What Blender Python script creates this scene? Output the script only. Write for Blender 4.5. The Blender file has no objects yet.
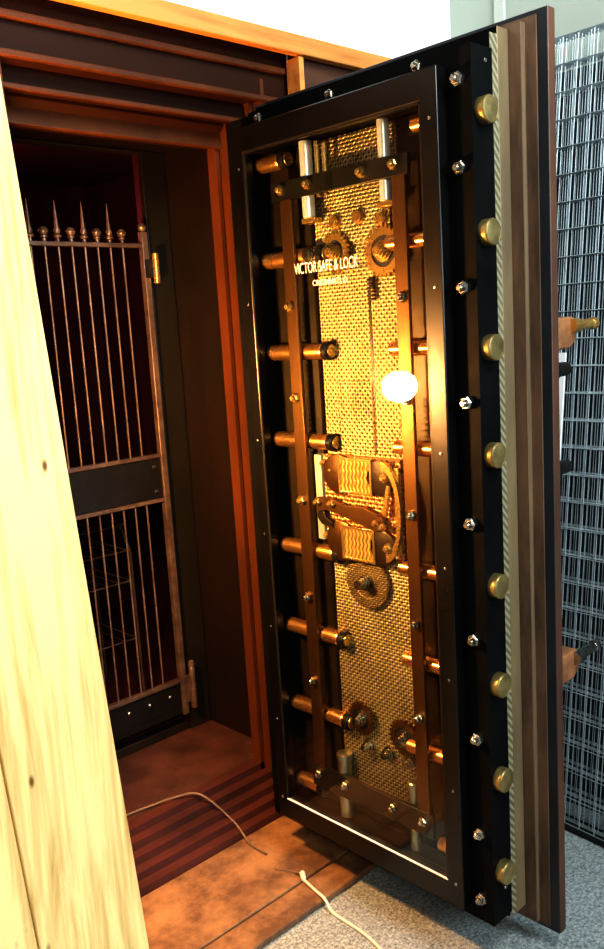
import bpy, bmesh, math, random
from mathutils import Vector, Matrix
random.seed(4)
S = bpy.context.scene
COL = S.collection
PI = math.pi

# ------------------------------------------------------------------ mesh builder
class MB:
    def __init__(s): s.v = []; s.f = []; s.m = []; s.mi = 0
    def _add(s, vs, fs):
        b = len(s.v); s.v += [tuple(v) for v in vs]
        for f in fs: s.f.append([b + i for i in f]); s.m.append(s.mi)
    def hexa(s, p):      # 8 points: bottom 4 ccw, top 4 ccw
        s._add(p, [(3,2,1,0),(4,5,6,7),(0,1,5,4),(1,2,6,5),(2,3,7,6),(3,0,4,7)]); return s
    def box(s, x0,x1,y0,y1,z0,z1):
        x0,x1=min(x0,x1),max(x0,x1); y0,y1=min(y0,y1),max(y0,y1); z0,z1=min(z0,z1),max(z0,z1)
        return s.hexa([(x0,y0,z0),(x1,y0,z0),(x1,y1,z0),(x0,y1,z0),(x0,y0,z1),(x1,y0,z1),(x1,y1,z1),(x0,y1,z1)])
    def frame(s, p0, d):
        d = Vector(d).normalized(); a = Vector((0,0,1)) if abs(d.z) < .9 else Vector((0,1,0))
        u = d.cross(a).normalized(); w = d.cross(u).normalized()
        return Vector(p0), d, u, w
    def lathe(s, p0, d, prof, n=20, ph=0):
        p, d, u, w = s.frame(p0, d); vs = []; fs = []
        for t, r in prof:
            for k in range(n):
                a = 2*PI*k/n + ph
                vs.append(p + d*t + (u*math.cos(a) + w*math.sin(a))*max(r, 1e-5))
        m = len(prof)
        for i in range(m-1):
            for k in range(n):
                k2 = (k+1) % n
                fs.append((i*n+k, i*n+k2, (i+1)*n+k2, (i+1)*n+k))
        fs.append(tuple(range(n-1,-1,-1))); fs.append(tuple((m-1)*n+k for k in range(n)))
        s._add(vs, fs); return s
    def cyl(s, p0, p1, r, n=16, ph=0):
        d = Vector(p1) - Vector(p0); return s.lathe(p0, d, [(0,r),(d.length,r)], n, ph)
    def ball(s, c, r, n=14):
        c = Vector(c); prof = [(-r*math.cos(PI*i/10), r*math.sin(PI*i/10)) for i in range(11)]
        return s.lathe(c, (0,0,1), prof, n)
    def tube(s, pts, r, n=8):
        pts = [Vector(p) for p in pts]; vs=[]; fs=[]; m=len(pts); u=None
        for i,p in enumerate(pts):
            d = (pts[min(i+1,m-1)] - pts[max(i-1,0)]).normalized()
            if u is None:
                a = Vector((0,0,1)) if abs(d.z)<.9 else Vector((0,1,0)); u = d.cross(a).normalized()
            else: u = (u - d*u.dot(d)).normalized()
            w = d.cross(u)
            for k in range(n):
                a = 2*PI*k/n; vs.append(p+(u*math.cos(a)+w*math.sin(a))*r)
        for i in range(m-1):
            for k in range(n):
                k2=(k+1)%n; fs.append((i*n+k,i*n+k2,(i+1)*n+k2,(i+1)*n+k))
        fs.append(tuple(range(n-1,-1,-1))); fs.append(tuple((m-1)*n+k for k in range(n)))
        s._add(vs,fs); return s
    def prism(s, pts, off):      # polygon pts extruded by vector off
        n=len(pts); off=Vector(off); vs=[Vector(p) for p in pts]+[Vector(p)+off for p in pts]
        fs=[tuple(range(n-1,-1,-1)),tuple(range(n,2*n))]+[(k,(k+1)%n,n+(k+1)%n,n+k) for k in range(n)]
        s._add(vs,fs); return s
    def ring(s, outer, inner, off):   # closed outline with a hole, same point count
        n=len(outer); off=Vector(off); vs=[Vector(p) for p in list(outer)+list(inner)]
        vs += [v+off for v in vs]; fs=[]
        for k in range(n):
            j=(k+1)%n
            fs += [(k,j,n+j,n+k),(2*n+k,3*n+k,3*n+j,2*n+j),(k,2*n+k,2*n+j,j),(n+k,n+j,3*n+j,3*n+k)]
        s._add(vs,fs); return s
    def build(s, name, mats, parent=None, bevel=0, label=None, angle=35, seg=2):
        me = bpy.data.meshes.new(name)
        off = Vector(parent['_loc']) if parent is not None else Vector((0,0,0))
        me.from_pydata(s.v, [], s.f)
        for mt in (mats if isinstance(mats,(list,tuple)) else [mats]): me.materials.append(mt)
        for p,i in zip(me.polygons, s.m): p.material_index = i
        bm = bmesh.new(); bm.from_mesh(me); bmesh.ops.recalc_face_normals(bm, faces=bm.faces); bm.to_mesh(me); bm.free()
        for p in me.polygons: p.use_smooth = True
        me.set_sharp_from_angle(angle=math.radians(angle))
        o = bpy.data.objects.new(name, me); COL.objects.link(o)
        # centre the mesh on itself so each object sits where it stands
        c = Vector((0,0,0))
        for v in me.vertices: c += v.co
        c /= max(1,len(me.vertices))
        me.transform(Matrix.Translation(-c)); o.location = c
        o['_loc'] = tuple(c)
        if parent is not None:
            o.parent = parent; o.location = c - off
        if bevel:
            b = o.modifiers.new('Bevel','BEVEL'); b.width=bevel; b.segments=seg; b.limit_method='ANGLE'; b.angle_limit=math.radians(40)
        if label: o['label'] = label
        return o

def thing(name, label, cat, loc, group=None):
    o = bpy.data.objects.new(name, None); COL.objects.link(o); o.location = loc; o['_loc'] = tuple(loc)
    o.empty_display_size = .05
    o['label']=label; o['category']=cat; o['kind']='thing'
    if group: o['group']=group
    return o
def tag(o, label, cat, group=None, kind=None):
    o['label']=label; o['category']=cat
    if group: o['group']=group
    o['kind']=kind or 'thing'
    return o
def struct(o): o['kind']='structure'; return o
def D(x,u,z): return (x,-u,z)         # door space: depth, distance from hinge edge, height

# ------------------------------------------------------------------ materials
def newmat(name):
    m = bpy.data.materials.new(name); m.use_nodes = True; nt = m.node_tree
    return m, nt, nt.nodes['Principled BSDF']
def N(nt, t, **kw):
    n = nt.nodes.new(t)
    for k,v in kw.items():
        if k in n.inputs: n.inputs[k].default_value = v
        else: setattr(n,k,v)
    return n
def coords(nt, scale=(1,1,1), rot=(0,0,0), world=False):
    if world:
        g = nt.nodes.new('ShaderNodeNewGeometry'); src = g.outputs['Position']
    else:
        g = nt.nodes.new('ShaderNodeTexCoord'); src = g.outputs['Object']
    mp = nt.nodes.new('ShaderNodeMapping'); nt.links.new(src, mp.inputs[0])
    mp.inputs['Scale'].default_value = scale; mp.inputs['Rotation'].default_value = rot
    return mp.outputs[0]
def ramp(nt, fac, stops):
    r = nt.nodes.new('ShaderNodeValToRGB'); nt.links.new(fac, r.inputs[0])
    e = r.color_ramp.elements
    while len(e) < len(stops): e.new(.5)
    for k,(p,c) in enumerate(stops): e[k].position=p; e[k].color=(*c,1)
    return r.outputs[0]
def plain(name, c1, c2=None, rough=.5, metal=0, nscale=8, bump=.0, stretch=(1,1,1), rvar=.0, spec=.5, coat=0):
    m, nt, b = newmat(name); c2 = c2 or tuple(x*.7 for x in c1)
    no = N(nt,'ShaderNodeTexNoise', Scale=nscale, Detail=6, Roughness=.6)
    nt.links.new(coords(nt, stretch, world=True), no.inputs['Vector'])
    nt.links.new(ramp(nt, no.outputs[0], [(.35,c1),(.65,c2)]), b.inputs['Base Color'])
    b.inputs['Metallic'].default_value = metal; b.inputs['Specular IOR Level'].default_value = spec
    b.inputs['Coat Weight'].default_value = coat
    if rvar:
        mr = N(nt,'ShaderNodeMapRange'); nt.links.new(no.outputs[0], mr.inputs[0])
        mr.inputs[1].default_value=.3; mr.inputs[2].default_value=.7
        mr.inputs[3].default_value=rough-rvar; mr.inputs[4].default_value=rough+rvar
        nt.links.new(mr.outputs[0], b.inputs['Roughness'])
    else: b.inputs['Roughness'].default_value = rough
    if bump:
        no2 = N(nt,'ShaderNodeTexNoise', Scale=nscale*6, Detail=4)
        nt.links.new(coords(nt, stretch, world=True), no2.inputs['Vector'])
        bp = N(nt,'ShaderNodeBump', Strength=bump, Distance=.01); nt.links.new(no2.outputs[0], bp.inputs['Height'])
        nt.links.new(bp.outputs[0], b.inputs['Normal'])
    return m
def wood(name, light, dark, axis, knots=True, rough=.6, dirt=None, fine=.35):
    m, nt, b = newmat(name)
    st = [9,9,9]; st[axis] = .9
    v = coords(nt, tuple(st), world=True)
    no = N(nt,'ShaderNodeTexNoise', Scale=1.6, Detail=8, Roughness=.65, Distortion=.6); nt.links.new(v, no.inputs['Vector'])
    st2=[60,60,60]; st2[axis]=2.0
    fn = N(nt,'ShaderNodeTexNoise', Scale=1.0, Detail=3); nt.links.new(coords(nt, tuple(st2), world=True), fn.inputs['Vector'])
    mx = N(nt,'ShaderNodeMath', operation='MULTIPLY_ADD'); nt.links.new(fn.outputs[0], mx.inputs[0]); mx.inputs[1].default_value=fine
    nt.links.new(no.outputs[0], mx.inputs[2])
    mid = tuple((a+c)/2 for a,c in zip(light,dark))
    o_=(fine-.35)*.5; col = ramp(nt, mx.outputs[0], [(.42+o_,dark),(.56+o_,mid),(.72+o_,light)])
    if knots:
        st3=[11,11,11]; st3[axis]=5.0
        vo = N(nt,'ShaderNodeTexVoronoi', Scale=1.0); nt.links.new(coords(nt, tuple(st3), world=True), vo.inputs['Vector'])
        kf = ramp(nt, vo.outputs['Distance'], [(.03,(0,0,0)),(.085,(1,1,1))])
        mk = N(nt,'ShaderNodeMix', data_type='RGBA'); nt.links.new(kf, mk.inputs[0])
        mk.inputs[6].default_value=(dark[0]*.35,dark[1]*.25,dark[2]*.2,1); nt.links.new(col, mk.inputs[7]); col = mk.outputs[2]
    if dirt:
        dn = N(nt,'ShaderNodeTexNoise', Scale=7, Detail=8, Roughness=.7); nt.links.new(coords(nt, world=True), dn.inputs['Vector'])
        df = ramp(nt, dn.outputs[0], [(.40,(0,0,0)),(.62,(1,1,1))])
        mk = N(nt,'ShaderNodeMix', data_type='RGBA'); nt.links.new(df, mk.inputs[0])
        mk.inputs[6].default_value=(*dirt,1); nt.links.new(col, mk.inputs[7]); col = mk.outputs[2]
    nt.links.new(col, b.inputs['Base Color']); b.inputs['Roughness'].default_value = rough
    bp = N(nt,'ShaderNodeBump', Strength=.25, Distance=.004); nt.links.new(mx.outputs[0], bp.inputs['Height'])
    nt.links.new(bp.outputs[0], b.inputs['Normal'])
    return m
def damascene(name, c1, c2, rough, pitch_y, pitch_z, strength=.6, diag=False, dist=.004, metal=1):
    """engine-turned metal: rows of small pressed scales"""
    m, nt, b = newmat(name)
    v = coords(nt, world=True); sp = N(nt,'ShaderNodeSeparateXYZ'); nt.links.new(v, sp.inputs[0])
    def math_(op, a, bb=None):
        n = N(nt,'ShaderNodeMath', operation=op)
        for i,x in enumerate((a,bb)):
            if x is None: continue
            if isinstance(x,(int,float)): n.inputs[i].default_value=x
            else: nt.links.new(x, n.inputs[i])
        return n.outputs[0]
    y = math_('MULTIPLY', sp.outputs['Y'], 2*PI/pitch_y); z = math_('MULTIPLY', sp.outputs['Z'], 2*PI/pitch_z)
    if diag=='rope':
        h = math_('SINE', math_('ADD', z, math_('MULTIPLY', sp.outputs['X'], 330)))
    elif diag:
        h = math_('SINE', math_('ADD', math_('ADD', y, math_('MULTIPLY', z, .28)), math_('MULTIPLY', math_('SINE', math_('MULTIPLY', z, 2.2)), .9)))
    else:
        a = math_('SINE', math_('ADD', y, z)); c = math_('SINE', math_('SUBTRACT', y, z))
        h = math_('MULTIPLY', a, c)
        h = math_('ADD', h, math_('MULTIPLY', a, .5))
    nh = math_('MULTIPLY_ADD', h, .5); nt.nodes[-1].inputs[2].default_value=.5
    no = N(nt,'ShaderNodeTexNoise', Scale=9, Detail=5); nt.links.new(coords(nt, world=True), no.inputs['Vector'])
    mixf = math_('ADD', math_('MULTIPLY', nh, .6), math_('MULTIPLY', no.outputs[0], .5))
    nt.links.new(ramp(nt, mixf, [(.25,c2),(.75,c1)]), b.inputs['Base Color'])
    b.inputs['Metallic'].default_value=metal; b.inputs['Roughness'].default_value=rough
    bp = N(nt,'ShaderNodeBump', Strength=strength, Distance=dist); nt.links.new(nh, bp.inputs['Height'])
    nt.links.new(bp.outputs[0], b.inputs['Normal'])
    return m
def emis(name, col, st):
    m, nt, b = newmat(name); b.inputs['Base Color'].default_value=(*col,1)
    b.inputs['Emission Color'].default_value=(*col,1); b.inputs['Emission Strength'].default_value=st
    return m
def glassmat(name):
    m, nt, b = newmat(name)
    out = nt.nodes['Material Output']; nt.nodes.remove(b)
    tr = N(nt,'ShaderNodeBsdfTransparent'); tr.inputs[0].default_value=(.93,.96,.94,1)
    gl = N(nt,'ShaderNodeBsdfGlossy'); gl.inputs['Roughness'].default_value=.015
    fr = N(nt,'ShaderNodeFresnel', IOR=1.5)
    ge = nt.nodes.new('ShaderNodeNewGeometry'); mi = N(nt,'ShaderNodeMapRange')      # leaving the pane: the same reflectance as entering it
    nt.links.new(ge.outputs['Backfacing'], mi.inputs[0]); mi.inputs[3].default_value=1.5; mi.inputs[4].default_value=1/1.5
    nt.links.new(mi.outputs[0], fr.inputs['IOR']); mx = nt.nodes.new('ShaderNodeMixShader')
    nt.links.new(fr.outputs[0], mx.inputs[0]); nt.links.new(tr.outputs[0], mx.inputs[1]); nt.links.new(gl.outputs[0], mx.inputs[2])
    nt.links.new(mx.outputs[0], out.inputs['Surface'])
    return m

FRAMEM = plain('frame_enamel', (.003,.0032,.003),(.005,.004,.0035), .30, .0, 6, .03, rvar=.04, spec=.5)
EDGEBLK = plain('edge_enamel', (.004,.0045,.005),(.007,.0075,.008), .5, 0, 7, .05, rvar=.08, spec=.07)
STEELBR = plain('brown_steel', (.085,.048,.026),(.05,.028,.016), .5, .35, 6, .08, (1,1,.25), rvar=.1)
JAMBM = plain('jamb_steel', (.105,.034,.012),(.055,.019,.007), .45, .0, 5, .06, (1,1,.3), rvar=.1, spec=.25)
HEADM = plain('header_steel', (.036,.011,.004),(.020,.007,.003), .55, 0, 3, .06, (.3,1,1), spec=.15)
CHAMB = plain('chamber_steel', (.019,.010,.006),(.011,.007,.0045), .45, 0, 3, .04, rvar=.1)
BACKFR = plain('back_frame_steel', (.018,.014,.009),(.010,.009,.006), .5, 0, 4, .04)
MAROON = plain('maroon_lining', (.07,.010,.022),(.045,.007,.014), .7, 0, 3)
CHFLOOR = plain('vault_floor_plate', (.105,.042,.030),(.045,.02,.015), .6, 0, 9, .2)
OUTERM = plain('rusty_plate', (.15,.07,.042),(.075,.04,.028), .5, .3, 9, .12, (1,1,.3), rvar=.1)
GOLDST = plain('gold_strip', (.25,.19,.105),(.15,.11,.065), .5, .3, 9, .08, (1,1,.25), rvar=.1)
BRNST = plain('brown_strip', (.23,.14,.092),(.10,.066,.045), .5, .2, 14, .1, (1,1,.25), rvar=.1)
BRASS = plain('brass', (.75,.48,.18),(.52,.31,.11), .28, .8, 18, .03, rvar=.06)
BRASSEND = plain('brass_bolt_end', (.36,.285,.125),(.20,.155,.07), .4, .7, 25, .05)
COPPER = plain('copper_bolt', (1.0,.52,.22),(.85,.42,.17), .28, .92, 4, .0, rvar=.06)
BRONZE = plain('bronze_bar', (.22,.11,.045),(.13,.065,.028), .36, .8, 10, .04, (1,1,.25), rvar=.08)
BRONZE2 = plain('dark_bronze', (.050,.032,.018),(.026,.017,.010), .4, .5, 10, .05)
NICKEL_SHEEN = plain('nickel', (.95,.95,.92),(.88,.88,.85), .3, .45, 15)  # top rods: reflected brightness is put into the whitened base colour
STEEL = plain('bright_steel', (.55,.53,.48),(.28,.26,.22), .27, 1, 30, .05)
DARKST = plain('dark_steel', (.04,.036,.03),(.022,.02,.017), .35, .5, 15, .05)
IRON = plain('gate_iron', (.30,.21,.16),(.15,.10,.08), .36, .6, 14, .05)
IRONDK = plain('gate_plate_iron', (.012,.012,.013),(.008,.008,.008), .45, .0, 10, .1)
KNURL = damascene('damascened_plate', (.74,.60,.34),(.15,.115,.065), .48, .0165, .0175, .65, False, .004, .95)
KNURLB = damascene('damascened_bronze', (.80,.40,.17),(.30,.13,.05), .38, .020, .022, .7, False, .004, .75)
ENGR = damascene('engraved_plate', (1.0,.60,.18),(.42,.20,.05), .4, .0125, .05, .9, True, .004, .6)
ROPE = damascene('rope_moulding', (.36,.33,.21),(.15,.135,.085), .5, .05, .020, .8, 'rope', .004, .3)
PINE = wood('pine_board', (.90,.66,.31),(.46,.28,.085), 2, True, .6, None, .6)
PINEH = wood('pine_lintel', (.66,.28,.07),(.38,.13,.025), 0)
PLANKM = wood('sill_plank', (.34,.19,.095),(.18,.10,.05), 0, True, .7, (.13,.07,.038))
DARKWOOD = wood('stained_wood', (.09,.033,.015),(.04,.016,.008), 0, False)
WHITEW = plain('white_paint', (.90,.93,.91),(.88,.91,.89), .7, 0, 2)
GREYW = plain('grey_green_paint', (.42,.46,.41),(.38,.42,.37), .7, 0, 2)
GALV = plain('galvanised_wire', (.42,.50,.53),(.27,.33,.36), .45, .35, 20)
BLKRAIL = plain('black_rail', (.02,.02,.022),(.03,.03,.03), .5, .2)
FOAM = plain('white_board', (.9,.92,.92),(.87,.9,.9), .6)
CORDW = plain('white_cord', (.75,.70,.58),(.6,.55,.45), .5)
CORDB = plain('brown_cord', (.22,.15,.09),(.14,.09,.06), .5)
RUBBER = plain('black_plastic', (.02,.02,.02),(.03,.03,.03), .5)
GLASS = glassmat('plate_glass')
GILT = plain('gilt_lettering', (1,.96,.82),(1,.93,.75), .4, 0)
_b=GILT.node_tree.nodes['Principled BSDF']; _b.inputs['Roughness'].default_value=.5
BULB = emis('lit_bulb', (1,.50,.17), 930)
# floor: speckled concrete / short carpet
def floor_mat():
    m, nt, b = newmat('speckled_floor')
    n1 = N(nt,'ShaderNodeTexNoise', Scale=130, Detail=4, Roughness=.8); nt.links.new(coords(nt, world=True), n1.inputs['Vector'])
    n2 = N(nt,'ShaderNodeTexNoise', Scale=3, Detail=4); nt.links.new(coords(nt, world=True), n2.inputs['Vector'])
    c1 = ramp(nt, n1.outputs[0], [(.36,(.13,.15,.155)),(.5,(.32,.36,.36)),(.66,(.58,.62,.61))])
    c2 = ramp(nt, n2.outputs[0], [(.3,(.8,.8,.8)),(.7,(1,1,1))])
    mk = N(nt,'ShaderNodeMix', data_type='RGBA', blend_type='MULTIPLY'); mk.inputs[0].default_value=1
    nt.links.new(c1, mk.inputs[6]); nt.links.new(c2, mk.inputs[7]); nt.links.new(mk.outputs[2], b.inputs['Base Color'])
    b.inputs['Roughness'].default_value=.85
    bp = N(nt,'ShaderNodeBump', Strength=.6, Distance=.004); nt.links.new(n1.outputs[0], bp.inputs['Height'])
    nt.links.new(bp.outputs[0], b.inputs['Normal'])
    return m
FLOOR = floor_mat()

# ------------------------------------------------------------------ room shell
FZ = -.16
struct(MB().box(-4,1.2,-5,.115,FZ-.05,FZ).build('floor', FLOOR))
struct(MB().box(-4,1.2,.115,.165,2.205,3.0).build('wall_front', WHITEW))           # white wall above the vault
struct(MB().box(-4,-.60,.115,.165,FZ-.05,2.205).build('wall_front_left', DARKWOOD))
struct(MB().box(1.11,1.2,-5,.115,FZ-.05,3.0).build('wall_right', GREYW))
struct(MB().box(1.096,1.11,-.105,-.07,FZ,3.0).build('trim_1', plain('conduit_paint',(.52,.56,.5),(.5,.53,.48),.6)))
# dark stained wall panel to the right of the vault, behind the door
struct(MB().box(.375,1.11,.125,.165,FZ,2.205).build('wall_back_panel', DARKWOOD))

# ------------------------------------------------------------------ vault frame (stepped)
vf = thing('vault_doorway', 'dark brown stepped steel frame of the vault doorway behind the open door', 'door frame', (0,.3,FZ))
XI, XO = .187, .275        # right jamb inner / outer
YI, YO = .30, .165
def stair(x_in, x_out, n=5, g=.004):
    pts=[(x_in, .34)]
    for k in range(n):
        x=x_in+(x_out-x_in)*k/n; y=YI-(YI-YO)*k/(n-1)
        xn=x_in+(x_out-x_in)*(k+1)/n
        pts += [(x,y),(xn-g,y),(xn-g,y+g*2),(xn,y+g*2)]      # a dark groove at the root of every step
    return pts
st = stair(XI, XO)
def jamb(poly, z0, z1): return MB().prism([(x,y,z0) for x,y in poly],(0,0,z1-z0))
jamb(st+[(.375,.173),(.375,.34)], -.14, 2.10).build('jamb', JAMBM, vf)
lx = [(-.27-x, y) for x,y in st]
jamb(lx+[(-.65,.173),(-.65,.34)], -.14, 2.10).build('jamb', JAMBM, vf)
# sill: steps rising inwards
sl = stair(-.02, -.14, 5, .0075)
MB().prism([(-.60,y,z) for z,y in sl]+[(-.60,.173,-.16),(-.60,.36,-.16)], (.96,0,0)).build('sill', plain('sill_steel',(.105,.036,.030),(.045,.018,.016),.42,.1,7,.1,(.3,1,1),rvar=.1), vf)
# header: plain face, dark riser, shadow gap, inner brown lintel
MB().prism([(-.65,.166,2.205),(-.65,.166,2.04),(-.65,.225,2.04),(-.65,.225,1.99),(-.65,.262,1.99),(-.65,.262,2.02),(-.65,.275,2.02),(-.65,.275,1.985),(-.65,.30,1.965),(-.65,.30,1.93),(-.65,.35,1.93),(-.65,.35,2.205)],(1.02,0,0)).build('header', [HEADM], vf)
MB().box(-.65,.345,.150,.170,2.037,2.052).build('ledge', JAMBM, vf, .003)
MB().box(-.65,.345,.145,.170,2.118,2.135).build('ledge', JAMBM, vf, .003)
MB().box(-.65,.25,.213,.228,1.986,1.998).build('ledge', JAMBM, vf, .002)
MB().prism([(-.55,.283,1.925),(-.55,.299,1.975),(-.55,.31,1.975),(-.55,.31,1.925)],(.76,0,0)).build('ledge', JAMBM, vf, .002)
h=MB(); h.cyl((.232,.243,1.745),(.232,.243,1.80),.0055,10); h.cyl((.232,.243,1.803),(.232,.243,1.855),.0055,10); h.ball((.232,.243,1.74),.007,8)
h.build('hinge', BRASS, vf, label='small brass hinge pin')

# chamber between the frame and the gate
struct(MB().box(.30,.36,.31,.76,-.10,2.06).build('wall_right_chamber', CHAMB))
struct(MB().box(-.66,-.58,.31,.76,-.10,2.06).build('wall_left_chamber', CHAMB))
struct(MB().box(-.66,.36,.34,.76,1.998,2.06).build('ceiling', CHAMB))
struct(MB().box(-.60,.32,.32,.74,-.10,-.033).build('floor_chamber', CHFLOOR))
# frame that carries the gate
bf = MB()
bf.box(.205,.30,.71,.76,-.033,1.998); bf.box(-.58,-.47,.71,.76,-.033,1.998); bf.box(-.47,.205,.71,.76,1.988,1.998); bf.box(-.47,.205,.72,.76,-.033,.0)
struct(bf.build('trim_2', BACKFR, None, .004))
struct(MB().box(.198,.2045,.722,.75,0,1.988).build('trim_3', plain('red_light_paint',(.05,.005,.009),(.03,.003,.005),.5,0,2)))  # red strip painted for light leaking out of the vault interior
# vault interior
vi=MB(); vi.box(.9,.95,.76,2.2,-.1,2.2); struct(vi.build('wall_right_vault', MAROON))
struct(MB().box(-1.0,-.95,.76,2.2,-.1,2.2).build('wall_left_vault', MAROON))
struct(MB().box(-1.0,.95,2.2,2.25,-.1,2.2).build('wall_back_vault', MAROON))
struct(MB().box(-1.0,.95,.76,2.25,2.15,2.2).build('ceiling_vault', MAROON))
struct(MB().box(-1.0,.95,.76,2.25,-.1,-.0).build('floor_vault', MAROON))
struct(MB().box(.3,.95,.76,.78,-.1,2.2).build('wall_front_vault', MAROON))

# ------------------------------------------------------------------ gate
gate = thing('iron_gate', 'iron bar gate with ball and spike finials inside the dark vault', 'gate', (.18,.70,.03))
GY=.695
MB().box(.163,.186,GY-.012,GY+.012,.045,1.735).build('stile', IRON, gate, .002)
MB().box(-.475,-.452,GY-.012,GY+.012,.045,1.735).build('stile', IRON, gate, .002)
for z in (1.690,.992,.838,.175):
    MB().box(-.452,.163,GY-.011,GY+.011,z-.007,z+.007).build('rail', IRON, gate, .002)
MB().box(-.452,.163,GY-.004,GY+.006,.847,.983).build('lock_panel', IRONDK, gate)
MB().box(-.452,.163,GY-.003,GY+.006,.05,.166).build('kick_plate', IRONDK, gate)
for (x,z) in ((.135,.955),(.135,.87),(-.40,.955),(-.40,.87)):
    MB().lathe((x,GY-.004,z),(0,-1,0),[(0,.008),(.003,.007),(.005,.003)],10).build('rivet', STEEL, gate)
for k in range(7):
    MB().lathe((.115-.085*k,GY-.003,.128-.0*k),(0,-1,0),[(0,.009),(.004,.008),(.007,.004)],10).build('rivet', STEEL, gate)
MB().box(.12,-.05,GY-.006,GY-.002,.078,.083).build('kick_strip', IRONDK, gate)
for k in range(13):
    x=.0937-.0458*k
    MB().cyl((x,GY,.175),(x,GY,.838),.0036,8).build('bar', IRON, gate)
    MB().cyl((x,GY,.992),(x,GY,1.69),.0036,8).build('bar', IRON, gate)
    if k%2==0:
        MB().lathe((x,GY,1.695),(0,0,1),[(0,.007),(.012,.006),(.014,.011),(.018,.011),(.02,.008),(.026,.013),(.033,.0155),(.04,.013),(.046,.006)],12).build('ball_finial', IRON, gate)
    else:
        MB().lathe((x,GY,1.695),(0,0,1),[(0,.007),(.012,.006),(.014,.012),(.02,.013),(.026,.008),(.03,.010),(.038,.010),(.046,.0065),(.09,.004),(.125,.001)],12).build('spike_finial', IRON, gate)
for x in (.1745,-.4635):
    MB().lathe((x,GY,1.735),(0,0,1),[(0,.008),(.004,.012),(.014,.015),(.022,.012),(.028,.004)],12).build('ball_finial', IRON, gate)
hg=MB(); hg.lathe((.201,GY-.024,1.565),(0,0,1),[(0,.006),(.003,.0115),(.048,.0115),(.05,.009),(.052,.0115),(.098,.0115),(.103,.005)],14)
MB().box(.165,.20,GY-.018,GY-.012,1.585,1.645).build('hinge_leaf', IRONDK, gate)
MB().lathe((.222,GY+.014,1.585),(0,-1,0),[(0,.011),(.008,.009),(.012,.004)],10).build('rivet', IRONDK, gate)
hg.build('hinge', BRASS, gate, label='brass upper hinge')
hg=MB(); hg.lathe((.203,GY-.024,.065),(0,0,1),[(0,.006),(.003,.012),(.075,.012),(.077,.009),(.079,.012),(.15,.012),(.155,.009),(.158,.013),(.175,.012),(.18,.005)],14); hg.box(.17,.20,GY-.018,GY-.011,.09,.19)
hg.lathe((.232,GY+.012,.13),(0,-1,0),[(0,.012),(.006,.01),(.01,.004)],10)
hg.build('hinge', IRON, gate, label='dark iron lower hinge')

# dim wire rack standing inside the vault
rack = thing('wire_rack', 'dim wire rack with a curved side seen through the gate bars', 'rack', (.08,1.1,0))
for yy in (1.02,1.3):
    MB().tube([(.215,yy,0),(.212,yy,.60)]+[(.20-.10*(1-math.cos(a)), yy, .60+.16*math.sin(a)) for a in [PI/2*k/6 for k in range(1,7)]]+[(-.2,yy,.76),(-.2,yy,0)], .005, 6).build('side_frame', IRON, rack)
for z in (.25,.48,.60,.70):
    s_=MB().tube([(.205,1.02,z),(-.2,1.02,z),(-.2,1.3,z),(.205,1.3,z),(.205,1.02,z)], .0035, 6)
    for k in range(1,8): s_.cyl((.205-.05*k,1.02,z),(.205-.05*k,1.3,z),.002,5)
    s_.build('shelf', IRON, rack)
coil = MB()
for q in range(3):
    coil.tube([(.12+.075*math.cos(a), 1.14+.02*q+.06*math.sin(a), .775+.012*q) for a in [2*PI*k/24 for k in range(25)]], .006, 6)
tag(coil.build('cable_coil', plain('pale_cable',(.3,.28,.27),(.2,.19,.18),.6)), 'pale loop of cable lying on the dim wire rack inside the vault', 'cable')

# ------------------------------------------------------------------ timber around the doorway
o=MB().box(-.95,1.05,.085,.115,2.160,2.212).build('timber_lintel', PINEH, None, .003)
tag(o,'long horizontal pine timber above the vault doorway under the white wall','timber')
o=MB().box(.352,.371,.095,.150,-.137,2.158).build('timber_trim', PINEH, None, .002)
tag(o,'short visible upright timber strip above the open door under the pine timber','timber')
def board(x0,x1,zt,name,label):
    L=.067
    def X(x,z): return x-L*(z-.055)
    m=MB(); y0,y1=-.25,-.212; z0=FZ
    m.hexa([(X(x0,z0),y0,z0),(X(x1,z0),y0,z0),(X(x1,z0),y1,z0),(X(x0,z0),y1,z0),(X(x0,zt),y0,zt),(X(x1,zt),y0,zt),(X(x1,zt),y1,zt),(X(x0,zt),y1,zt)])
    o=m.build('pine_board', PINE, None, .003); return tag(o,label,'board','upright pine boards')
board(-.8555,-.6185,2.4,'pine_board','wide pale pine board leaning upright at the left edge of the vault doorway')
board(-1.095,-.8585,2.4,'pine_board','pale pine board at the far left bottom corner, beyond the narrow seam')
# sill planks on the floor
o=MB().box(-1.0,.36,-.122,.163,FZ,-.137).build('wooden_plank', PLANKM, None, .004); tag(o,'wide scuffed orange-brown plank on the floor against the steel sill','plank','floor planks before the vault')
o=MB().box(-1.0,.34,-.222,-.126,FZ,-.140).build('wooden_plank', PLANKM, None, .004); tag(o,'narrow front plank bordering the speckled floor','plank','floor planks before the vault')

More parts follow.
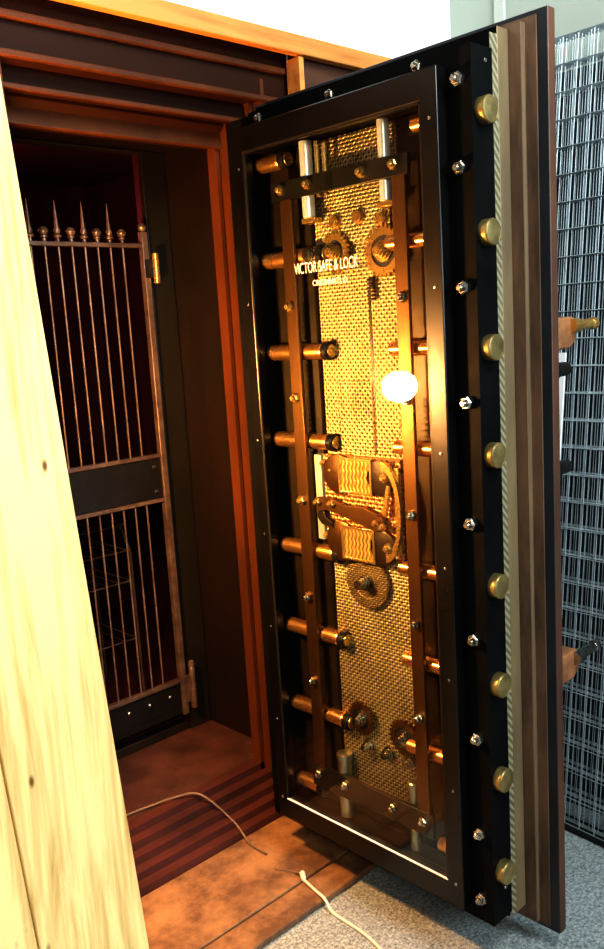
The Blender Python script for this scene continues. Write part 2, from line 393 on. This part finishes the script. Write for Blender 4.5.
# ------------------------------------------------------------------ vault door
door = thing('vault_door', 'huge black open vault door with glass inner panel showing brass boltwork', 'vault door', (.12,-.33,-.111))
def rect(x,u0,u1,z0,z1): return [D(x,u0,z0),D(x,u1,z0),D(x,u1,z1),D(x,u0,z1)]
PU0,PU1,PZ0,PZ1=.036,.604,.060,1.838
MB().ring(rect(0,0,.6486,0,1.9), rect(0,PU0,PU1,PZ0,PZ1), (.034,0,0)).build('glass_frame', FRAMEM, door, .003)
m=MB(); m.ring(rect(.0345,-.062,.7105,-.0315,1.9315), rect(.0345,PU0-.004,PU1+.004,PZ0-.004,PZ1+.004),(.0505,0,0)); m.prism(rect(.085,-.062,.7105,-.0315,1.9315),(.024,0,0))
m.build('main_plate', EDGEBLK, door)
for (a,b,c,d,mt) in ((PU0,PU0+.004,PZ0,PZ1,DARKST),(PU1-.004,PU1,PZ0,PZ1,DARKST),(PU0,PU1,PZ1-.004,PZ1,DARKST)):
    MB().prism(rect(.0015,a,b,c,d),(.003,0,0)).build('glass_bead', mt, door)
MB().prism(rect(.0,PU0,PU1,PZ0-.001,PZ0+.0022),(.0044,0,0)).build('glass_bead', FOAM, door, label='thin white strip painting the light caught along the bottom glass edge')  # white strip stands for light caught by the glass edge
MB().prism(rect(.0045,PU0-.003,PU1+.003,PZ0-.003,PZ1+.003),(.004,0,0)).build('glass_panel', GLASS, door, label='clear glass with gilt lettering')
m=MB(); m.prism(rect(.1095,-.056,.705,-.05,1.965),(.0275,0,0)); m.m=[1,1,1,0,1,1]
m.build('rope_moulding', [ROPE,EDGEBLK], door, label='pale ribbed metal strip along the door edge')
m=MB(); m.prism(rect(.1375,-.056,.705,-.055,1.982),(.042,0,0)); m.m=[1,1,1,0,1,1]
m.build('flange', [GOLDST,EDGEBLK], door, .002, label='dull gold step of the door edge')
m=MB(); m.prism(rect(.180,-.085,.734,-.09,1.990),(.0225,0,0)); m.mi=1; m.prism(rect(.183,-.0853,.7343,-.0903,1.9903),(.010,0,0))
m.build('flange', [BRNST,GOLDST], door, 0, label='brown step of the door edge with a gold corner band')  # corner band uses the gold strip material
MB().prism(rect(.1975,-.100,.760,-.100,2.0),(.0045,0,0)).build('flange', BRNST, door, 0, label='thin brown step next to the outer plate')
m=MB(); m.prism(rect(.2018,-.135,.7852,-.1107,2.0107),(.0287,0,0)); m.m[0]=1
m.build('outer_plate', [OUTERM,plain('shaded_blue_black',(.018,.022,.03),(.028,.032,.04),.5,0,6,.05)], door, .002, label='outer plate with a rusty brown rim')  # inner face painted blue-black for the shadow it lies in
# cavity lining and damascened back
MB().prism(rect(.0805,.037,.603,.061,1.837),(.004,0,0)).build('cavity_back', BRONZE2, door)
MB().prism(rect(.073,.205,.475,.14,1.835),(.007,0,0)).build('damascened_plate', KNURL, door, .001, label='gold engine-turned back plate')
MB().prism(rect(.066,.262,.376,1.075,1.254),(.0065,0,0)).build('raised_plate', KNURL, door, .001)
MB().prism(rect(.066,.235,.30,.93,1.0),(.0065,0,0)).build('packing', KNURLB, door)
MB().prism(rect(.067,.225,.455,1.585,1.665),(.0055,0,0)).build('raised_plate', KNURL, door, .001)
MB().prism(rect(.0715,.374,.382,1.20,1.47),(.0014,0,0)).build('guide_slot', DARKST, door)
def teeth_strip(name,u,z0,z1,mat,x=.03):
    t=MB(); z=z0
    while z<z1:
        t.lathe(D(x+.004,u,z),(-1,0,0),[(0,.0042),(.003,.004),(.005,.002)],6); z+=.0135
    return t.build(name, mat, door)
b_=MB().prism(rect(.027,.133,.173,.13,1.75),(.010,0,0)).build('carrying_bar', BRONZE, door, .0015)
MB().prism(rect(.027,.497,.534,.13,1.75),(.010,0,0)).build('carrying_bar', BRONZE, door, .0015)
MB().prism(rect(.0765,.545,.585,.10,1.80),(.004,0,0)).build('side_strip', BRONZE, door, .001)
MB().prism(rect(.061,.174,.2045,.13,1.80),(.019,0,0)).build('side_strip', BRONZE2, door, .001)
teeth_strip('tooth_rack',.130,.45,1.44,BRONZE,.032)
teeth_strip('tooth_rack',.492,1.10,1.22,BRONZE,.032)
MB().prism(rect(.0255,.105,.545,1.706,1.752),(.0125,0,0)).build('cross_bar', DARKST, door, .0015)
MB().prism(rect(.0255,.125,.545,.128,.192),(.0125,0,0)).build('cross_bar', DARKST, door, .0015)
def nut(x,u,z,r,mat,h=.012):
    n_=MB(); n_.lathe(D(x,u,z),(-1,0,0),[(0,r),(h*.75,r),(h,r*.8)],6,random.random()); n_.lathe(D(x-h*.9,u,z),(-1,0,0),[(0,r*.55),(h*.6,r*.55),(h*.8,r*.35)],10)
    return n_.build('nut', mat, door, .0)
for z in (1.867,1.695,1.453,1.21,.943,.675,.437,.2,.032): nut(.0345,.681,z,.0155,STEEL,.015)
for u in (.071,.321,.576): nut(.0345,u,1.9165,.0135,STEEL,.010)
for u in (.146,.241,.414,.510): nut(.0255,u,1.730,.0125,BRASS)
for u in (.154,.254,.421,.518): nut(.0255,u,.170,.0125,STEEL)
for z in (1.445,1.214,.945,.68,.443): nut(.027,.151,z,.0125,BRASS if z>.9 else STEEL); nut(.027,.519,z,.0125,STEEL)
# frame screws
for z in (1.80,1.46,1.10,.84,.575,.30,.06):
    for u in (.016,.628):
        MB().lathe(D(.0,u,z),(-1,0,0),[(0,.0042),(.0015,.0038),(.0022,.0015)],10).build('screw', STEEL, door)
for z in (.045,1.905):
    MB().lathe(D(.085,.7105,z),(0,-1,0),[(0,.005),(.0015,.004)],10).build('screw', STEEL, door)
# locking bolts
ZB=[1.81,1.568,1.33,1.098,.803,.57,.338,.103]
for z in ZB:
    mid=.2<z<1.7; ub=.452 if mid else .54; ll=.2 if mid else .085
    t=MB(); t.lathe(D(.059,ub,z),(0,-1,0),[(0,.0),(0,.014),(.003,.0175),(.02,.0178),(.708-ub,.0178)],20)
    t.mi=1; t.lathe(D(.070,.7105,z-.005),(0,-1,0),[(0,.028),(.017,.0285),(.0195,.0282),(.0215,.0265),(.0222,.0235),(.0218,.023),(.023,.010),(.0235,0)],28)
    t.build('locking_bolt', [COPPER,BRASSEND], door)
    t=MB(); t.lathe(D(.059,.036,z),(0,-1,0),[(0,.021),(ll-.01,.021),(ll-.003,.020),(ll,.018),(ll,.012),(ll-.004,.011),(ll-.004,0)],20)
    t.mi=1; t.lathe(D(.059,ll+.036,z),(0,-1,0),[(0,.0235),(.016,.0235),(.019,.021)],20); t.mi=2; t.lathe(D(.059,ll+.054,z),(0,-1,0),[(0,.017),(.004,.016),(.004,.009)],18)
    t.build('locking_bolt', [COPPER,DARKST,BRASS], door)
# vertical bolts top and bottom
for u,z0,z1,r in ((.218,1.655,1.836,.016),(.465,1.66,1.836,.014)):
    MB().lathe(D(.045,u,z0),(0,0,1),[(0,r*.8),(.003,r),(z1-z0-.001,r),(z1-z0,r*.9)],18).build('vertical_bolt', NICKEL_SHEEN, door, label='nickel rod whitened for its reflection, crossing behind the top bar')
    MB().prism(rect(.036,u-.02,u+.025,z0-.012,z0),(.03,0,0)).build('bolt_shoe', BRASS, door, .001)
MB().lathe(D(.045,.255,1.70),(0,0,1),[(0,.006),(.13,.006)],10).build('guide_rod', BRASS, door)
MB().lathe(D(.045,.280,1.70),(0,0,1),[(0,.006),(.12,.006)],10).build('guide_rod', BRASS, door)
for u,r in ((.228,.019),(.470,.015)):
    MB().lathe(D(.050,u,.063),(0,0,1),[(0,r),(.168,r),(.170,r*1.15),(.182,r*1.15),(.185,r*.9)],18).build('vertical_bolt', plain('grey_nickel',(.62,.58,.46),(.40,.36,.28),.3,.9,20), door, label='nickel bolt crossing behind the bottom bar')  # greyer nickel for the bottom bolts
# gears
def gear(u,z,r,nt_,mat,parent=door,x=.056,spin=BRASS,w=.006):
    outer=[]; inner=[]
    for k in range(nt_*4):
        a=2*PI*k/(nt_*4); rr = r if k%4 in (0,1) else r*.86
        outer.append(D(x,u+rr*math.cos(a),z+rr*math.sin(a))); inner.append(D(x,u+r*.60*math.cos(a),z+r*.60*math.sin(a)))
    g=MB().ring(outer,inner,(w,0,0)).build('gear', mat, parent)
    MB().lathe(D(x+w*.9,u,z),(-1,0,0),[(0,r*.62),(.002,r*.62)],28).build('web', RUBBER, g)
    sp=MB(); t=0; 
    prof=[]
    for q in range(4):
        rr=r*(.42-.07*q); prof+= [(t,rr),(t+.005,rr),(t+.0055,rr*.72),(t+.0075,rr*.72)]; t+=.0075
    MB().lathe(D(x+w*.6,u,z),(-1,0,0),prof,16).build('spindle', spin, g)
    return g
gear(.284,1.566,.050,24,BRASS); gear(.440,1.554,.060,28,BRASS)
gear(.291,.361,.046,22,BRONZE,spin=STEEL); gear(.438,.350,.050,22,BRONZE,spin=STEEL)
tr=MB(); tr.prism(rect(.060,.388,.40,1.47,1.50),(.01,0,0))
for k in range(6): tr.prism(rect(.0555,.386,.402,1.446+.009*k,1.450+.009*k),(.012,0,0))
tr.build('worm', DARKST, door)
def stack(u,z,x,r,mat,n=3,name='spindle'):
    prof=[];t=0
    for q in range(n):
        rr=r*(1-.18*q); prof+=[(t,rr),(t+.005,rr),(t+.0055,rr*.7),(t+.0075,rr*.7)]; t+=.0075
    return MB().lathe(D(x,u,z),(-1,0,0),prof,16).build(name, mat, door)
for u,z in ((.286,1.638),(.362,1.640),(.434,1.626)): stack(u,z,.067,.017,BRASS,2,'screw_boss')
for u in (.304,.374,.444): stack(u,.283,.073,.020,STEEL,4)
stack(.215,1.568,.047,.022,STEEL,3)
# bolt-throwing disc
dsc=MB().lathe(D(.070,.333,.743),(-1,0,0),[(0,.072),(.008,.072),(.010,.070),(.010,.045),(.008,.043)],36).build('throw_disc', KNURLB and damascene('dull_disc',(.30,.22,.13),(.14,.10,.06),.4,.012,.012,.5), door, label='dull round disc with stacked spindle')
prof=[];t=0
for q in range(4):
    prof+=[(t,.021-.003*q),(t+.006,.021-.003*q),(t+.0065,.013),(t+.009,.013)]; t+=.009
MB().lathe(D(.062,.333,.743),(-1,0,0),prof,16).build('spindle', STEEL, dsc)
# lock work
MB().prism(rect(.050,.212,.470,.815,1.068),(.016,0,0)).build('lock_case', KNURLB, door, .002, label='copper damascened lock case')
MB().prism(rect(.042,.187,.211,.842,1.066),(.02,0,0)).build('lock_side_plate', plain('pale_nickel_plate',(.55,.60,.52),(.42,.47,.41),.4,.4), door, .001, label='pale narrow plate at the left of the lock')
for z0,z1 in ((.978,1.064),(.806,.888)):
    pl=MB().prism(rect(.036,.280,.386,z0,z1),(.012,0,0)).build('engraved_cover', ENGR, door, .003, label='gold cover engraved with wavy lines')
    MB().ring(rect(.034,.277,.389,z0-.003,z1+.003),rect(.034,.284,.382,z0+.004,z1-.004),(.004,0,0)).build('rim', BRASS, pl, .001)
    MB().lathe(D(.050,.272,(z0+z1)/2),(-1,0,0),[(0,.052),(.010,.052),(.012,.048)],28).build('drum', BRONZE, pl)
    MB().lathe(D(.050,.412,(z0+z1)/2),(-1,0,0),[(0,.044),(.012,.044),(.014,.038)],28).build('drum', BRONZE2, pl)
    nut(.037,.435,(z0+z1)/2+.005,.013,BRASS)
# curved brass bow on the right of the lock
arc=[D(.036,.425+.055*math.cos(a),.94+.125*math.sin(a)) for a in [PI/2-PI*k/20*.98 for k in range(21)]]
am=MB()
for k in range(20):
    (x,y,z),(x2,y2,z2)=arc[k],arc[k+1]; cy,cz=-.425,.94
    q=lambda yy,zz,s_:(cy+(yy-cy)*s_, cz+(zz-cz)*s_)
    a0=q(y,z,1); a1=q(y2,z2,1); b0=q(y,z,.82); b1=q(y2,z2,.82)
    am.hexa([(.030,*a0),(.030,*a1),(.030,*b1),(.030,*b0),(.042,*a0),(.042,*a1),(.042,*b1),(.042,*b0)])
am.build('brass_bow', BRASS, door, label='curved brass bow around the right of the lock')
def lever(pts,x,th,mat,name='lever'):
    return MB().prism([D(x,u,z) for u,z in pts],(th,0,0)).build(name, mat, door, .002)
lever([(.195,.955),(.24,.962),(.30,.945),(.36,.948),(.42,.925),(.425,.898),(.40,.888),(.33,.905),(.28,.918),(.23,.925),(.195,.915)],.030,.010,BRONZE)
lever([(.195,.93),(.215,.935),(.225,.905),(.25,.895),(.25,.88),(.21,.885),(.195,.90)],.034,.008,BRONZE2)
lever([(.418,.93),(.433,.93),(.448,1.005),(.436,1.008)],.032,.008,BRASS,'link')
for u,z in ((.205,.945),(.255,.945),(.405,.912),(.425,.905)): nut(.030,u,z,.0105,BRASS,.010)
for u,z in ((.215,1.045),(.215,.855),(.455,.83),(.245,1.03)): nut(.050,u,z,.009,BRASS,.009)
MB().prism(rect(.040,.455,.47,.84,1.05),(.010,0,0)).build('link', BRASS, door, .001)
# gilt lettering on the glass
def letters(body,u,z,height,width,name,bold=0):
    cu=bpy.data.curves.new(name,'FONT'); cu.body=body; cu.size=1; cu.offset=bold
    to=bpy.data.objects.new(name,cu); COL.objects.link(to); bpy.context.view_layer.update()
    dg=bpy.context.evaluated_depsgraph_get(); me=bpy.data.meshes.new_from_object(to.evaluated_get(dg))
    bpy.data.objects.remove(to)
    xs=[v.co.x for v in me.vertices]; ys=[v.co.y for v in me.vertices]; w=max(xs)-min(xs); hh=max(ys)-min(ys)
    for v in me.vertices:
        a=(v.co.x-min(xs))/w*width; b=(v.co.y-min(ys))/hh*height
        v.co=Vector(D(.0036,u+a,z+b))
    me.materials.append(GILT); o=bpy.data.objects.new(name,me); COL.objects.link(o)
    c=sum((v.co for v in me.vertices),Vector())/len(me.vertices); me.transform(Matrix.Translation(-c))
    o.parent=door; o.location=c-Vector(door['_loc']); o['label']='gilt lettering on the glass'; return o
letters('VICTOR SAFE & LOCK',.197,1.521,.026,.212,'lettering')
letters('CINCINNATI, O.',.258,1.487,.016,.118,'lettering',.012)
# fittings on the outside of the door
for z,zb in ((1.357,0),(.541,1)):
    m=MB(); m.prism([(.2305,-.69,z-.055),(.36,-.69,z-.052),(.385,-.69,z-.035),(.392,-.69,z+.012),(.37,-.69,z+.022),(.31,-.69,z+.018),(.30,-.69,z+.055),(.2305,-.69,z+.07)],(0,-.052,0))
    hb=m.build('pressure_bracket', plain('rusty_bracket',(.42,.20,.09),(.20,.09,.045),.5,.3,20,.1), door, .005)
    MB().lathe((.36,-.742,z),(1,0,.02),[(0,.017),(.03,.0175),(.033,.0125),(.095,.0125),(.096,.0145),(.112,.0145),(.115,.010)],14).build('pin', STEEL if zb else BRASS, hb)
for z in (1.258,1.026):
    MB().lathe((.2305,-.728,z),(1,0,0),[(0,.026),(.07,.025),(.085,.017),(.128,.0165),(.131,.013)],14).build('spindle_stub', DARKST, door)

# ------------------------------------------------------------------ wire mesh panels
def mesh_panel(x0,x1,ynear,yfar,h,cell_z,cell_y,skew,label):
    th=math.atan2(x1-x0, h); m=MB(); r=.0015
    def P(y,s):      # s along the height; the foot swings towards the room at the near end
        f=s/h; return (x0+(x1-x0)*f - skew*(yfar-y)*(1-f), y, FZ+.028+ s*math.cos(th))
    ny=int((yfar-ynear)/cell_y); nz=int(h/cell_z)
    for k in range(ny+1):
        y=yfar-k*cell_y; m.tube([P(y,0),P(y,h)], r, 4)
    for k in range(nz+1):
        s=h*k/nz; a=Vector(P(ynear,s)); b=Vector(P(yfar,s)); m.tube([a+Vector((-.003,0,0)),b+Vector((-.003,0,0))], r, 4)
    return tag(m.build('wire_mesh_panel', GALV, angle=60), label, 'wire mesh', 'leaning galvanised mesh panels')
names=['front panel of galvanised welded mesh leaning beside the vault door','second mesh panel from the front of the leaning stack','third mesh panel from the front of the leaning stack','fourth mesh panel from the front of the leaning stack','fifth mesh panel from the front of the leaning stack','sixth mesh panel from the front of the leaning stack','rearmost mesh panel of the leaning stack against the wall']
for k,nm in enumerate(names):
    mesh_panel(.715+.0095*k, .985+.0095*k, -1.55-.02*k, -.13-.017*((k*5)%7), 2.34, .078, .050, .10, nm)
for k in range(2):
    m=MB(); x=.70+.045*k; m.hexa([(x-.10,-1.6,FZ),(x-.085,-1.6,FZ),(x+.02,-.1,FZ),(x+.005,-.1,FZ),(x-.10,-1.6,FZ+.024),(x-.085,-1.6,FZ+.024),(x+.02,-.1,FZ+.024),(x+.005,-.1,FZ+.024)])
    tag(m.build('steel_rail',BLKRAIL,None,.002), ['front black rail on the floor under the wire mesh','rear black rail on the floor under the wire mesh'][k],'rail','black rails under the mesh')

def leaning(x0,x1,ya,yb,z0,z1,th):
    m=MB(); m.hexa([(x0,ya,z0),(x0+th,ya,z0),(x0+th,yb,z0),(x0,yb,z0),(x1,ya,z1),(x1+th,ya,z1),(x1+th,yb,z1),(x1,yb,z1)]); return m
o=leaning(.825,1.082,-1.6,-.10,FZ,2.12,.006).build('dark_backing', plain('dark_backing',(.012,.02,.026),(.02,.03,.036),.6), None)  # added so the gaps between the wires look dark
tag(o,'dark backing added behind the stack of wire mesh at the right to darken its gaps','sheet')
o=leaning(.662,.852,-.45,-.33,FZ,1.27,.008).build('white_board', FOAM, None)
tag(o,'narrow white board leaning on the wire mesh just behind the vault door','board')
# ------------------------------------------------------------------ cords on the sill
def smooth(pts,n=6):
    pts=[Vector(p) for p in pts]; out=[]
    P=[pts[0]]+pts+[pts[-1]]
    for i in range(1,len(P)-2):
        a,b,c,d=P[i-1:i+3]
        for k in range(n):
            t=k/n; out.append(.5*((2*b)+(-a+c)*t+(2*a-5*b+4*c-d)*t*t+(-a+3*b-3*c+d)*t**3))
    out.append(pts[-1]); return out
m=MB().tube(smooth([(-.33,.39,-.028),(-.256,.386,-.028),(-.20,.372,-.026),(-.14,.335,-.012),(-.075,.285,-.012),(-.02,.20,-.095),(-.028,.12,-.130),(-.03,.04,-.1325)]), .0035, 8)
tag(m.build('cable',CORDB),'thin brown cable draped over the steel sill steps onto the plank','cable')
t=thing('power_cord','pale cord with a white plug end lying from plank onto floor','cord',(-.06,-.2,-.14))
MB().tube(smooth([(-.042,-.136,-.133),(-.052,-.19,-.1345),(-.060,-.229,-.1335),(-.066,-.262,-.153),(-.068,-.30,-.1555),(-.072,-.386,-.1555),(-.09,-.47,-.1555),(-.12,-.60,-.1555)]), .0042, 8).build('cord', CORDW, t)
MB().lathe((-.045,-.135,-.131),(.4,.6,.12),[(0,.005),(.008,.008),(.03,.008),(.034,.004)],10).build('plug', CORDW, t)
MB().tube(smooth([(-.03,-.11,-.128),(-.035,-.08,-.134),(-.045,-.055,-.134),(-.06,-.03,-.134)]), .0025, 6).build('lead', CORDB, t)

# ------------------------------------------------------------------ lamp hanging behind the pine board
LP=(-.645,.03,1.19)
lamp=thing('hanging_bulb','lit bare bulb hanging from a cord behind the pine board','lamp',LP)
MB().lathe((LP[0],LP[1],LP[2]-.043),(0,0,1),[(-.012,.002),(-.009,.018),(0,.036),(.016,.050),(.043,.056),(.066,.048),(.082,.028),(.088,.016)],24).build('globe', BULB, lamp)
MB().lathe((LP[0],LP[1],LP[2]+.043),(0,0,1),[(0,.017),(.04,.018),(.055,.012),(.06,.004)],16).build('socket', RUBBER, lamp)
MB().tube([(LP[0],LP[1],LP[2]+.10),(LP[0],LP[1],2.06),(LP[0]-.03,.05,2.12),(LP[0]-.03,.10,2.158)], .004, 8).build('cord', RUBBER, lamp)

# ------------------------------------------------------------------ lights, world, camera
def area(name, loc, target, size, power, col, sy=None):
    l=bpy.data.lights.new(name,'AREA'); l.energy=power; l.color=col; l.size=size
    if sy: l.shape='RECTANGLE'; l.size_y=sy
    o=bpy.data.objects.new(name,l); COL.objects.link(o); o.location=loc
    o.rotation_euler=(Vector(target)-Vector(loc)).to_track_quat('-Z','Y').to_euler(); return o
area('front_key', (-2.8,-3.6,2.4), (-.3,0,1.2), 1.4, 40, (1,.95,.86))  # added soft key from the front left, source unseen
area('wall_fill', (-.3,-2.2,3.3), (.3,.1,2.5), 1.0, 70, (.95,1,.98))  # added to brighten the white wall, no fitting modelled
area('cool_fill', (.3,-4.2,2.2), (.8,-.6,.8), 1.2, 85, (.72,.88,1))  # added bluish fill for the mesh and the floor at right
def spot(name, loc, target, power, col, deg, blend, rad):
    l=bpy.data.lights.new(name,'SPOT'); l.energy=power; l.color=col; l.spot_size=math.radians(deg); l.spot_blend=blend; l.shadow_soft_size=rad
    o=bpy.data.objects.new(name,l); COL.objects.link(o); o.location=loc
    o.rotation_euler=(Vector(target)-Vector(loc)).to_track_quat('-Z','Y').to_euler(); return o
spot('board_fill', (-2.1,-2.6,2.1), (-.98,-.25,1.05), 120, (1,.90,.68), 46, .5, .15)  # added narrow spot that brightens the pine board
l=bpy.data.lights.new('vault_lamp','POINT'); l.energy=3; l.color=(1,.16,.22); l.shadow_soft_size=.1
o=bpy.data.objects.new('vault_lamp',l); COL.objects.link(o); o.location=(-.1,1.5,1.9)
W=bpy.data.worlds.new('room_ambience'); S.world=W; W.use_nodes=True
bg=W.node_tree.nodes['Background']; bg.inputs[0].default_value=(.80,.90,1,1); bg.inputs[1].default_value=.10

cam=bpy.data.cameras.new('camera'); co=bpy.data.objects.new('camera',cam); COL.objects.link(co)
CX,CY,CZ,yaw,pitch,roll,fpx=-1.5168,-1.785,1.3902,.7578,-.1664,-.0623,869.3
fw=Vector((math.sin(yaw)*math.cos(pitch),math.cos(yaw)*math.cos(pitch),math.sin(pitch)))
r=Vector((math.cos(yaw),-math.sin(yaw),0)); u=r.cross(fw)
r2=r*math.cos(roll)+u*math.sin(roll); u2=-r*math.sin(roll)+u*math.cos(roll)
M=Matrix((( r2.x,u2.x,-fw.x,CX),(r2.y,u2.y,-fw.y,CY),(r2.z,u2.z,-fw.z,CZ),(0,0,0,1)))
co.matrix_world=M
cam.sensor_fit='VERTICAL'; cam.sensor_height=24; cam.lens=24*fpx/949; cam.clip_start=.02
S.camera=co
S.view_settings.view_transform='Standard'; S.view_settings.look='High Contrast'; S.view_settings.exposure=0
S.cycles.use_denoising=True
S.cycles.max_bounces=8; S.cycles.transparent_max_bounces=12
for o in S.objects:
    if '_loc' in o: del o['_loc']
